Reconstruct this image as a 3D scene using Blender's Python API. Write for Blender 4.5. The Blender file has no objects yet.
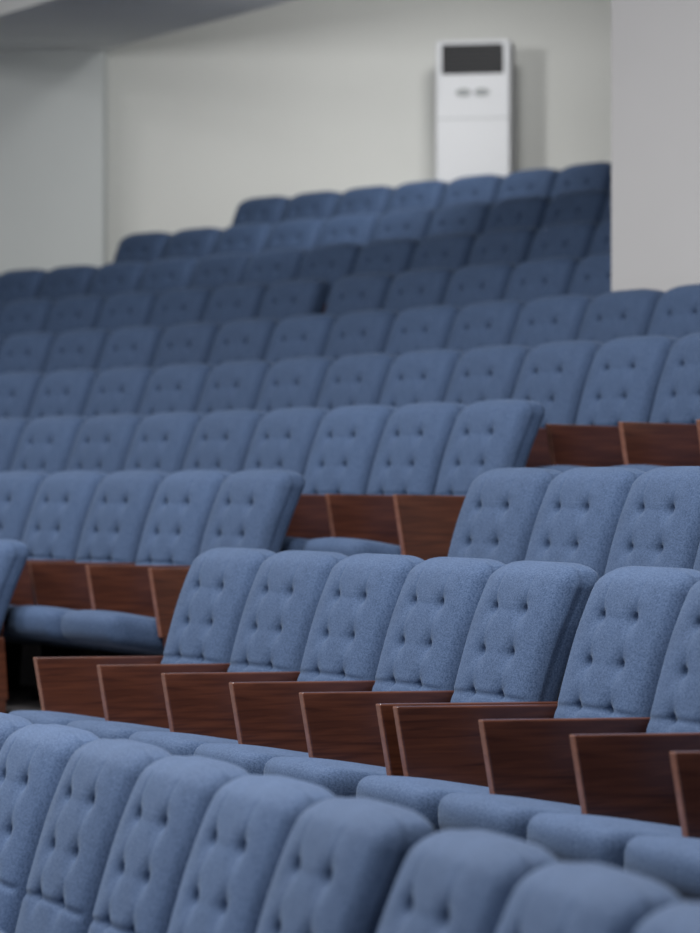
import bpy, bmesh, math, random
import numpy as np
from mathutils import Vector, Matrix
random.seed(4)
P=0.55
F,Y0,A,CY,RHO2,R,RISE,H2,DROP,DR1=3088.94,482.2,27.65244,-3.82915,31.06285,0.87173,0.29922,0.24526,0.43741,1.69385
TOP=1.04
CAMZ=H2+DROP+TOP
scene=bpy.context.scene
scene.view_settings.view_transform='Standard'
scene.view_settings.look='None'

def row(k):
    if k==1: return RHO2-DR1, CAMZ-H2-DROP-TOP
    return RHO2+R*(k-2), CAMZ-H2+RISE*(k-2)-TOP
def pt(rho,phi,z=0): return Vector((-A+rho*math.cos(phi), CY+rho*math.sin(phi), z))

# ---------------- materials ----------------
def newmat(name):
    m=bpy.data.materials.new(name); m.use_nodes=True
    nt=m.node_tree; b=nt.nodes['Principled BSDF']; return m,nt,b
def fabric(name,c1,c2):
    m,nt,b=newmat(name)
    tc=nt.nodes.new('ShaderNodeTexCoord')
    n=nt.nodes.new('ShaderNodeTexNoise'); n.inputs['Scale'].default_value=185; n.inputs['Detail'].default_value=4
    n2=nt.nodes.new('ShaderNodeTexNoise'); n2.inputs['Scale'].default_value=9; n2.inputs['Detail'].default_value=2
    oi=nt.nodes.new('ShaderNodeObjectInfo')
    r=nt.nodes.new('ShaderNodeValToRGB'); r.color_ramp.elements[0].position=.33; r.color_ramp.elements[1].position=.67
    r.color_ramp.elements[0].color=(*c1,1); r.color_ramp.elements[1].color=(*c2,1)
    nt.links.new(tc.outputs['Object'],n.inputs['Vector']); nt.links.new(tc.outputs['Object'],n2.inputs['Vector'])
    nt.links.new(n.outputs['Fac'],r.inputs['Fac'])
    a=nt.nodes.new('ShaderNodeMath'); a.operation='MULTIPLY_ADD'; a.inputs[1].default_value=.3; a.inputs[2].default_value=.77
    nt.links.new(n2.outputs['Fac'],a.inputs[0])
    a2=nt.nodes.new('ShaderNodeMath'); a2.operation='MULTIPLY_ADD'; a2.inputs[1].default_value=.12
    nt.links.new(oi.outputs['Random'],a2.inputs[0]); nt.links.new(a.outputs[0],a2.inputs[2])
    hs=nt.nodes.new('ShaderNodeHueSaturation'); nt.links.new(r.outputs['Color'],hs.inputs['Color']); nt.links.new(a2.outputs[0],hs.inputs['Value'])
    nt.links.new(hs.outputs['Color'],b.inputs['Base Color'])
    b.inputs['Roughness'].default_value=.8; b.inputs['Specular IOR Level'].default_value=.22
    b.inputs['Sheen Weight'].default_value=.12; b.inputs['Sheen Roughness'].default_value=.35
    b.inputs['Sheen Tint'].default_value=(.7,.85,1,1)
    bp=nt.nodes.new('ShaderNodeBump'); bp.inputs['Strength'].default_value=.6; bp.inputs['Distance'].default_value=.002
    nt.links.new(n.outputs['Fac'],bp.inputs['Height']); nt.links.new(bp.outputs['Normal'],b.inputs['Normal'])
    return m
def wood(name,c1,c2,rough=.35,coat=0):
    m,nt,b=newmat(name)
    tc=nt.nodes.new('ShaderNodeTexCoord'); mp=nt.nodes.new('ShaderNodeMapping'); mp.inputs['Scale'].default_value=(30,2.5,40)
    n=nt.nodes.new('ShaderNodeTexNoise'); n.inputs['Scale'].default_value=1.4; n.inputs['Detail'].default_value=6; n.inputs['Distortion'].default_value=.6
    r=nt.nodes.new('ShaderNodeValToRGB'); r.color_ramp.elements[0].position=.3; r.color_ramp.elements[1].position=.7
    r.color_ramp.elements[0].color=(*c1,1); r.color_ramp.elements[1].color=(*c2,1)
    nt.links.new(tc.outputs['Object'],mp.inputs['Vector']); nt.links.new(mp.outputs[0],n.inputs['Vector'])
    nt.links.new(n.outputs['Fac'],r.inputs['Fac']); nt.links.new(r.outputs['Color'],b.inputs['Base Color'])
    b.inputs['Roughness'].default_value=rough; b.inputs['Specular IOR Level'].default_value=.4
    b.inputs['Coat Weight'].default_value=coat; b.inputs['Coat Roughness'].default_value=.2
    return m
def paint(name,c,rough=.85,var=.04,scale=1.2):
    m,nt,b=newmat(name)
    tc=nt.nodes.new('ShaderNodeTexCoord')
    n=nt.nodes.new('ShaderNodeTexNoise'); n.inputs['Scale'].default_value=scale; n.inputs['Detail'].default_value=4
    r=nt.nodes.new('ShaderNodeValToRGB')
    r.color_ramp.elements[0].color=(*[x*(1-var) for x in c],1); r.color_ramp.elements[1].color=(*[min(1,x*(1+var)) for x in c],1)
    nt.links.new(tc.outputs['Object'],n.inputs['Vector']); nt.links.new(n.outputs['Fac'],r.inputs['Fac'])
    nt.links.new(r.outputs['Color'],b.inputs['Base Color']); b.inputs['Roughness'].default_value=rough
    b.inputs['Specular IOR Level'].default_value=.2
    return m
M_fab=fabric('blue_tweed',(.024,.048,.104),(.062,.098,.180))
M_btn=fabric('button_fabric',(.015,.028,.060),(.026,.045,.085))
M_wood=wood('mahogany',(.042,.013,.008),(.105,.034,.018),.3,.6)
M_edge=wood('mahogany_edge',(.14,.060,.042),(.22,.098,.066),.4,.3)
M_metal=paint('black_metal',(.02,.02,.022),.4)
M_wall=paint('wall_paint',(.69,.705,.685))
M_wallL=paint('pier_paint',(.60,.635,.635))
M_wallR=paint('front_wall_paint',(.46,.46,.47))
M_ceil=paint('ceiling_paint',(.6,.6,.58))
M_beam=paint('beam_paint',(.82,.84,.84))
M_carpet=paint('carpet',(.15,.142,.147),.95,.3,40)
M_ac=paint('ac_plastic',(.62,.64,.67),.4,.01)
M_dark=paint('grille_black',(.012,.013,.016),.5)
M_grey=paint('ac_grey',(.30,.32,.33),.5)
M_slat=paint('grille_slat',(.03,.032,.035),.5)

# ---------------- mesh helpers ----------------
class MB:
    def __init__(s): s.v=[]; s.f=[]; s.m=[]; s.s=[]
    def add(s,vs,fs,mat,smooth):
        o=len(s.v); s.v+= [tuple(v) for v in vs]; s.f+=[tuple(i+o for i in f) for f in fs]
        s.m+=[mat]*len(fs) if isinstance(mat,int) else mat
        s.s+=[smooth]*len(fs)
    def mesh(s,name,mats):
        me=bpy.data.meshes.new(name); me.from_pydata(s.v,[],s.f)
        for m in mats: me.materials.append(m)
        me.polygons.foreach_set('material_index',s.m); me.polygons.foreach_set('use_smooth',s.s)
        me.validate(); me.update(); return me
def boxgrid(hx,hy,hz,nx,ny,nz):
    idx={};vs=[];fs=[]
    def vid(i,j,k):
        t=(i,j,k)
        if t not in idx:
            idx[t]=len(vs); vs.append([hx*(2*i/nx-1),hy*(2*j/ny-1),hz*(2*k/nz-1)])
        return idx[t]
    for i in range(nx):
        for k in range(nz):
            fs.append((vid(i,0,k),vid(i+1,0,k),vid(i+1,0,k+1),vid(i,0,k+1)))
            fs.append((vid(i,ny,k),vid(i,ny,k+1),vid(i+1,ny,k+1),vid(i+1,ny,k)))
    for i in range(nx):
        for j in range(ny):
            fs.append((vid(i,j,0),vid(i,j+1,0),vid(i+1,j+1,0),vid(i+1,j,0)))
            fs.append((vid(i,j,nz),vid(i+1,j,nz),vid(i+1,j+1,nz),vid(i,j+1,nz)))
    for j in range(ny):
        for k in range(nz):
            fs.append((vid(0,j,k),vid(0,j,k+1),vid(0,j+1,k+1),vid(0,j+1,k)))
            fs.append((vid(nx,j,k),vid(nx,j+1,k),vid(nx,j+1,k+1),vid(nx,j,k+1)))
    return np.array(vs),fs
def rounded(hx,hy,hz,r,nx,ny,nz):
    v,f=boxgrid(hx,hy,hz,nx,ny,nz)
    h=np.array([hx,hy,hz]); inner=np.clip(v,-(h-r),h-r); d=v-inner
    L=np.linalg.norm(d,axis=1); L[L==0]=1
    return inner+d/L[:,None]*r, f
BX=.096; BZ=(.145,.278,.405)
def segd(x,z,a,b):
    dx,dz=b[0]-a[0],b[1]-a[1]; L2=dx*dx+dz*dz
    t=np.clip(((x-a[0])*dx+(z-a[1])*dz)/L2,0,1)
    return np.hypot(x-a[0]-t*dx,z-a[1]-t*dz)
def backrest():
    hx,hy,hz=.263,.066,.315
    v,f=rounded(hx,hy,hz,.040,84,12,92)
    x,y,z=v[:,0].copy(),v[:,1].copy(),v[:,2].copy()
    u=x/hx; vv=(z+hz)/(2*hz)
    front=np.clip(-y/hy,0,1)
    edge=np.clip(1-np.abs(u)**4,0,1)*np.clip(1-np.abs(2*vv-1)**8,0,1)
    y=y-front*.032*edge
    for bx in (-BX,BX):
        for dz in BZ:
            d2=(x-bx)**2+(z-(hz-dz))**2
            y=y+front*(.022*np.exp(-d2/(2*.009**2))+.016*np.exp(-d2/(2*.026**2)))
        s=segd(x,z,(bx,hz-BZ[0]),(bx*1.05,hz-.04)); y=y+front*.0030*np.exp(-s**2/(2*.006**2))
    def cr(a,b,amp,w=.005):
        nonlocal y
        s=segd(x,z,a,b); y=y+front*amp*np.exp(-s**2/(2*w**2))
    for i in range(2):
        z0,z1=hz-BZ[i],hz-BZ[i+1]
        for s in (-1,1):
            cr((s*BX,z0),(s*BX,z1),.0020,.008)
        cr((-BX,z0),(BX,z0),.0018,.008)
    for s in (-1,1):
        cr((s*BX,hz-BZ[2]),(s*.235,hz-BZ[2]-.008),.008,.006)
    cr((-BX,hz-BZ[2]),(BX,hz-BZ[2]),.009,.006)
    st=np.clip((vv-.6)/.4,0,1); st=st*st*(3-2*st)
    z=z-.038*np.abs(u)**4.5*st
    x=x*(.95+.05*np.clip(vv*1.4,0,1)-.015*st)
    g=np.exp(-(v[:,1]+.026)**2/(2*.005**2))-.9*np.exp(-(v[:,1]+.012)**2/(2*.005**2))
    x=x+np.sign(x)*.004*np.clip((np.abs(u)-.93)/.07,0,1)*g
    z=z+.004*np.clip((vv-.965)/.035,0,1)*g
    y=y*(.75+.25*vv)
    y=y+.015+.17*vv+.045*vv**2
    z=z+TOP-hz-.002
    return np.stack([x,y,z],1),f
def bakpos(bx,dz):
    vv=1-dz/.63
    return (bx, .015+.17*vv+.045*vv**2-.056*(.75+.25*vv)*1.0, TOP-dz)
def cushion(tip=0):
    hx,hy,hz=.259,.29,.062
    v,f=rounded(hx,hy,hz,.05,32,32,8)
    x,y,z=v[:,0],v[:,1],v[:,2]
    z=z+np.clip(z/hz,0,1)*.024*(1-(x/hx)**2)*(1-(np.abs(y)/hy)**4)
    x=x*(1-.07*np.clip(-y/hy,0,1)**3)
    y=y-.025*(1-(x/hx)**2)*np.clip(-y/hy,0,1)
    z=z-.05*(y/hy)
    y=y-.345; z=z+.339
    if tip:
        a=-math.radians(tip); hy0,hz0=-.06,.36
        yy=(y-hy0)*math.cos(a)-(z-hz0)*math.sin(a)+hy0; zz=(y-hy0)*math.sin(a)+(z-hz0)*math.cos(a)+hz0
        y,z=yy,zz
    return np.stack([x,y,z],1),f
def prism(poly,x0,x1,bev=.005):
    bm=bmesh.new()
    a=[bm.verts.new((x0,y,z)) for y,z in poly]; b=[bm.verts.new((x1,y,z)) for y,z in poly]
    n=len(poly); bm.faces.new(a); bm.faces.new(b[::-1])
    for i in range(n): bm.faces.new((a[i],b[i],b[(i+1)%n],a[(i+1)%n]))
    bmesh.ops.recalc_face_normals(bm,faces=bm.faces)
    if bev: bmesh.ops.bevel(bm,geom=list(bm.edges),offset=bev,segments=2,affect='EDGES',profile=.5)
    bm.verts.index_update()
    vs=[tuple(v.co) for v in bm.verts]; fs=[tuple(v.index for v in f.verts) for f in bm.faces]
    ms=[]
    for f in bm.faces:
        ms.append((f.normal.copy(),f.calc_center_median().copy()))
    bm.free(); return vs,fs,ms
ARMT=.637
def arm(mb,xc,endpanel=0):
    t=.017
    poly=[(-.49,ARMT),(.13,ARMT-.012),(.15,.36),(-.440,.352)]
    vs,fs,ms=prism(poly,xc-t,xc+t)
    mat=[3 if (n.y<-.6 ) else 1 for n,c in ms]
    mb.add(vs,fs,mat,False)
    if endpanel:
        vs,fs,ms=prism([(-.43,.37),(.14,.37),(.14,0),(-.34,0)],xc-t*.8,xc+t*.8)
    else:
        vs,fs,ms=prism([(-.16,.37),(.08,.37),(.05,0),(-.12,0)],xc-t*.7,xc+t*.7)
    mb.add(vs,fs,1 if endpanel else 2,False)
    vs,fs,ms=prism([(-.2,.012),(.12,.012),(.12,0),(-.2,0)],xc-.03,xc+.03,.003)
    mb.add(vs,fs,2,False)
def seatmesh(left,right,le=0,re=0,name='seat',frontrow=False):
    mb=MB()
    v,f=backrest(); mb.add(v,f,0,True)
    for bx in (-BX,BX):
        for dz in BZ:
            c=np.array(bakpos(bx,dz)); 
            vs=[];fs=[];n=10
            for a in range(5):
                th=a/4*math.pi/2
                for b in range(n):
                    ph=2*math.pi*b/n
                    vs.append((c[0]+.011*math.cos(th)*math.cos(ph), c[1]-.006*math.sin(th), c[2]+.011*math.cos(th)*math.sin(ph)))
            for a in range(4):
                for b in range(n):
                    fs.append((a*n+b,a*n+(b+1)%n,(a+1)*n+(b+1)%n,(a+1)*n+b))
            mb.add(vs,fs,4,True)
    v,f=cushion(33 if frontrow else 0); mb.add(v,f,0,True)
    vs,fs,ms=prism([(.03,.46),(.10,.50),(.135,.80),(.115,.80),(.075,.44)],-.22,.22); 
    mb.add([(x,y+.045,z) for x,y,z in vs],fs,1,False)
    vs,fs,ms=prism([(-.08,.34),(0.0,.34),(0.0,.28),(-.08,.28)],-.27,.27); mb.add(vs,fs,2,False)
    vs,fs,ms=prism([(-.06,.34),(0.08,.50),(0.10,.46),(-.02,.30)],-.2,.2); mb.add(vs,fs,2,False)
    if frontrow:
        for s in (-1,1):
            vs,fs,ms=prism([(-.12,.34),(.04,.34),(.05,0),(-.12,0)],s*.255-.012,s*.255+.012); mb.add(vs,fs,2,False)
    else:
        if left: arm(mb,-P/2,le)
        if right: arm(mb,P/2,re)
    return mb.mesh(name,[M_fab,M_wood,M_metal,M_edge,M_btn])
ME={ (l,e): seatmesh(l,1,l and 1,e) for l in (0,1) for e in (0,1)}
MEF=seatmesh(0,0,frontrow=True)

blocks=[
('r1a',1,.435097,-3,4,0,0),('r1b',1,.337656,0,4,0,0),
('r2l',2,.584013,-2,0,0,1),('r2a',2,.514253,0,4,1,0),('r2b',2,.421783,0,4,1,0),
('r3l',3,.557322,-6,0,0,1),('r3r',3,.49551,0,4,1,0),
('r4',4,.541386,-10,0,0,1),
('r5',5,.693804,-3,11,0,0),('r6',6,.74141,-3,13,0,0),
('r7a',7,.774181,-3,5,0,0),('r7b',7,.677964,0,4,0,0),
('r8',8,.806147,-2,11,0,0),('r9a',9,.795935,0,3,1,0),('r9b',9,.73669,0,5,0,0),
('r10a',10,.786568,0,3,1,0),('r10b',10,.728482,0,3,0,0)]
WPHI=.5966
for n,k,ph,i0,i1,l,r in blocks:
    rho,z=row(k)
    for i in range(i0,i1+1):
        p=ph-i*P/rho
        if k>=7 and (p-WPHI)*rho<.30: continue
        o=bpy.data.objects.new('auditorium_seat',MEF if k==1 else ME[(1 if (i==i0) else 0, 1 if (i==i1 and r) else 0)])
        o.location=pt(rho,p,z); o.rotation_euler=(0,0,p-math.pi/2+math.radians(random.uniform(-.6,.6)))
        scene.collection.objects.link(o)

# ---------------- room ----------------
def obj(name,me):
    o=bpy.data.objects.new(name,me); scene.collection.objects.link(o); return o
def polyprism(name,pts,z0,z1,mat):
    mb=MB(); n=len(pts)
    vs=[(x,y,z0) for x,y in pts]+[(x,y,z1) for x,y in pts]
    fs=[tuple(range(n))[::-1],tuple(range(n,2*n))]+[(i,(i+1)%n,n+(i+1)%n,n+i) for i in range(n)]
    mb.add(vs,fs,0,False); me=mb.mesh(name,[mat])
    bm=bmesh.new(); bm.from_mesh(me); bmesh.ops.recalc_face_normals(bm,faces=bm.faces); bm.to_mesh(me); bm.free()
    return obj(name,me)
prof=[(RHO2-9,0)]
edges=[]
for k in range(2,12):
    rr,zz=row(k) if k<11 else (row(10)[0]+.95,row(10)[1]+RISE)
    prof.append((rr-.62,edges[-1] if edges else 0)); prof.append((rr-.62,zz)); edges.append(zz)
prof.append((RHO2+16,edges[-1]))
mb=MB(); NA=90; ph0,ph1=-.25,1.25; vs=[];fs=[]
for a in range(NA+1):
    ph=ph0+(ph1-ph0)*a/NA
    for (rr,zz) in prof: vs.append(tuple(pt(rr,ph,zz)))
m=len(prof)
for a in range(NA):
    for j in range(m-1): fs.append((a*m+j,a*m+j+1,(a+1)*m+j+1,(a+1)*m+j))
mb.add(vs,fs,0,False); obj('floor',mb.mesh('floor',[M_carpet]))
ZC=CAMZ+4.3
polyprism('wall_back',[(-9,24.0),(6,24.0),(6,24.3),(-9,24.3)],0,ZC,M_wall)
polyprism('wall_left',[(-9,23.55),(-1.885,23.55),(-1.885,23.998),(-9,23.998)],0,ZC,M_wallL)
Aw=pt(35.05,WPHI); t=Vector((math.sin(WPHI),-math.cos(WPHI),0)); u=Vector((math.cos(WPHI),math.sin(WPHI),0))
p0=Aw;p1=Aw+t*14
polyprism('wall_right',[(p.x,p.y) for p in (p0,p1,p1+u*.3,p0+u*.3+t*.3,p0+t*.3+u*9,p0+u*9)],0,ZC,M_wallR)
polyprism('ceiling',[(-9,-1),(14,-1),(14,24.3),(-9,24.3)],ZC,ZC+.2,M_ceil)
ZB=CAMZ+3.29
d=Vector((.517,-.857,0)); nrm=Vector((-.857,-.517,0))
b0=Vector((-1.885,23.549,0)); b1=b0+d*14
q0=b0+nrm*1.42
ts=(23.549-q0.y)/d.y; q0=q0+d*ts
polyprism('ceiling_beam',[(b0.x,b0.y),(b1.x,b1.y),((b1+nrm*1.42).x,(b1+nrm*1.42).y),(q0.x,q0.y)],ZB,ZC,M_beam)

# ---------------- floor standing air conditioner ----------------
def box(mb,x0,x1,y0,y1,z0,z1,mat,bev=.004):
    vs,fs,ms=prism([(y0,z0),(y1,z0),(y1,z1),(y0,z1)],x0,x1,bev); mb.add(vs,fs,mat,False)
mb=MB(); H=1.94
box(mb,-.285,.285,-.16,.18,.06,H,0,.02)
box(mb,-.26,.26,-.14,.15,0,.07,2,.005)
box(mb,-.235,.235,-.166,-.15,H-.26,H-.035,1,.004)
for i in range(6):
    zz=H-.235+i*.035; box(mb,-.225,.225,-.170,-.16,zz,zz+.007,3,.001)
box(mb,-.28,.28,-.163,-.15,H-.60,H-.594,2,.001)
box(mb,-.28,.28,-.163,-.15,.55,.556,2,.001)
for s in (-1,1):
    vs=[];n=24
    cx=s*.07
    for yy in (-.166,-.155):
        for b in range(n):
            vs.append((cx+.06*math.cos(2*math.pi*b/n),yy,H-.40+.03*math.sin(2*math.pi*b/n)))
    fs=[tuple(range(n))]+[(b,(b+1)%n,n+(b+1)%n,n+b) for b in range(n)]
    mb.add(vs,fs,2,False)
ac=obj('floor_standing_air_conditioner',mb.mesh('ac',[M_ac,M_dark,M_grey,M_slat]))
ac.location=(.955,23.50,edges[-1]); ac.rotation_euler=(0,0,math.radians(-10))

# ---------------- lights ----------------
def area(x,y,z,sx,sy,p,col=(1,1,1),nm='ceiling_panel_light',tgt=None,spread=None):
    l=bpy.data.lights.new(nm,'AREA'); l.shape='RECTANGLE'; l.size=sx; l.size_y=sy; l.energy=p; l.color=col
    if spread: l.spread=math.radians(spread)
    o=bpy.data.objects.new(nm,l); o.location=(x,y,z); scene.collection.objects.link(o)
    if tgt: o.rotation_euler=(Vector(tgt)-Vector((x,y,z))).to_track_quat('-Z','Y').to_euler()
for (x,y,p) in [(-5,8,450),(-1,8,270),(-5,13,330),(-1,13,100),(-5,18,140),(2.5,9,160),(-1.5,4,235)]:
    area(x,y,ZC-.05,1.6,1.2,p,(1,.985,.97))
area(.9,20.8,ZC-.05,.6,.6,46,(1,.985,.97),tgt=(.6,24,CAMZ+2.2),spread=140)  # extra lamp added to brighten the back wall, not one of the ceiling panels
area(-.45,19.7,ZB-.04,.2,.2,32,(1,.985,.97),'added_wash_light',tgt=(.6,24,CAMZ+2.1),spread=120)  # unseen lamp added under the beam to throw the air conditioner's shadow
w=bpy.data.worlds.new('w'); scene.world=w; w.use_nodes=True
w.node_tree.nodes['Background'].inputs[0].default_value=(.92,.96,1,1); w.node_tree.nodes['Background'].inputs[1].default_value=.21

# ---------------- camera ----------------
c=bpy.data.cameras.new('camera'); c.sensor_fit='HORIZONTAL'; c.sensor_width=24; c.lens=F*24/700
co=bpy.data.objects.new('camera',c); scene.collection.objects.link(co)
co.location=(0,0,CAMZ); co.rotation_euler=(math.pi/2+math.atan((Y0-466.5)/F),0,0)
c.dof.use_dof=True; c.dof.focus_distance=9.6; c.dof.aperture_fstop=2.4
c.clip_end=200
scene.camera=co
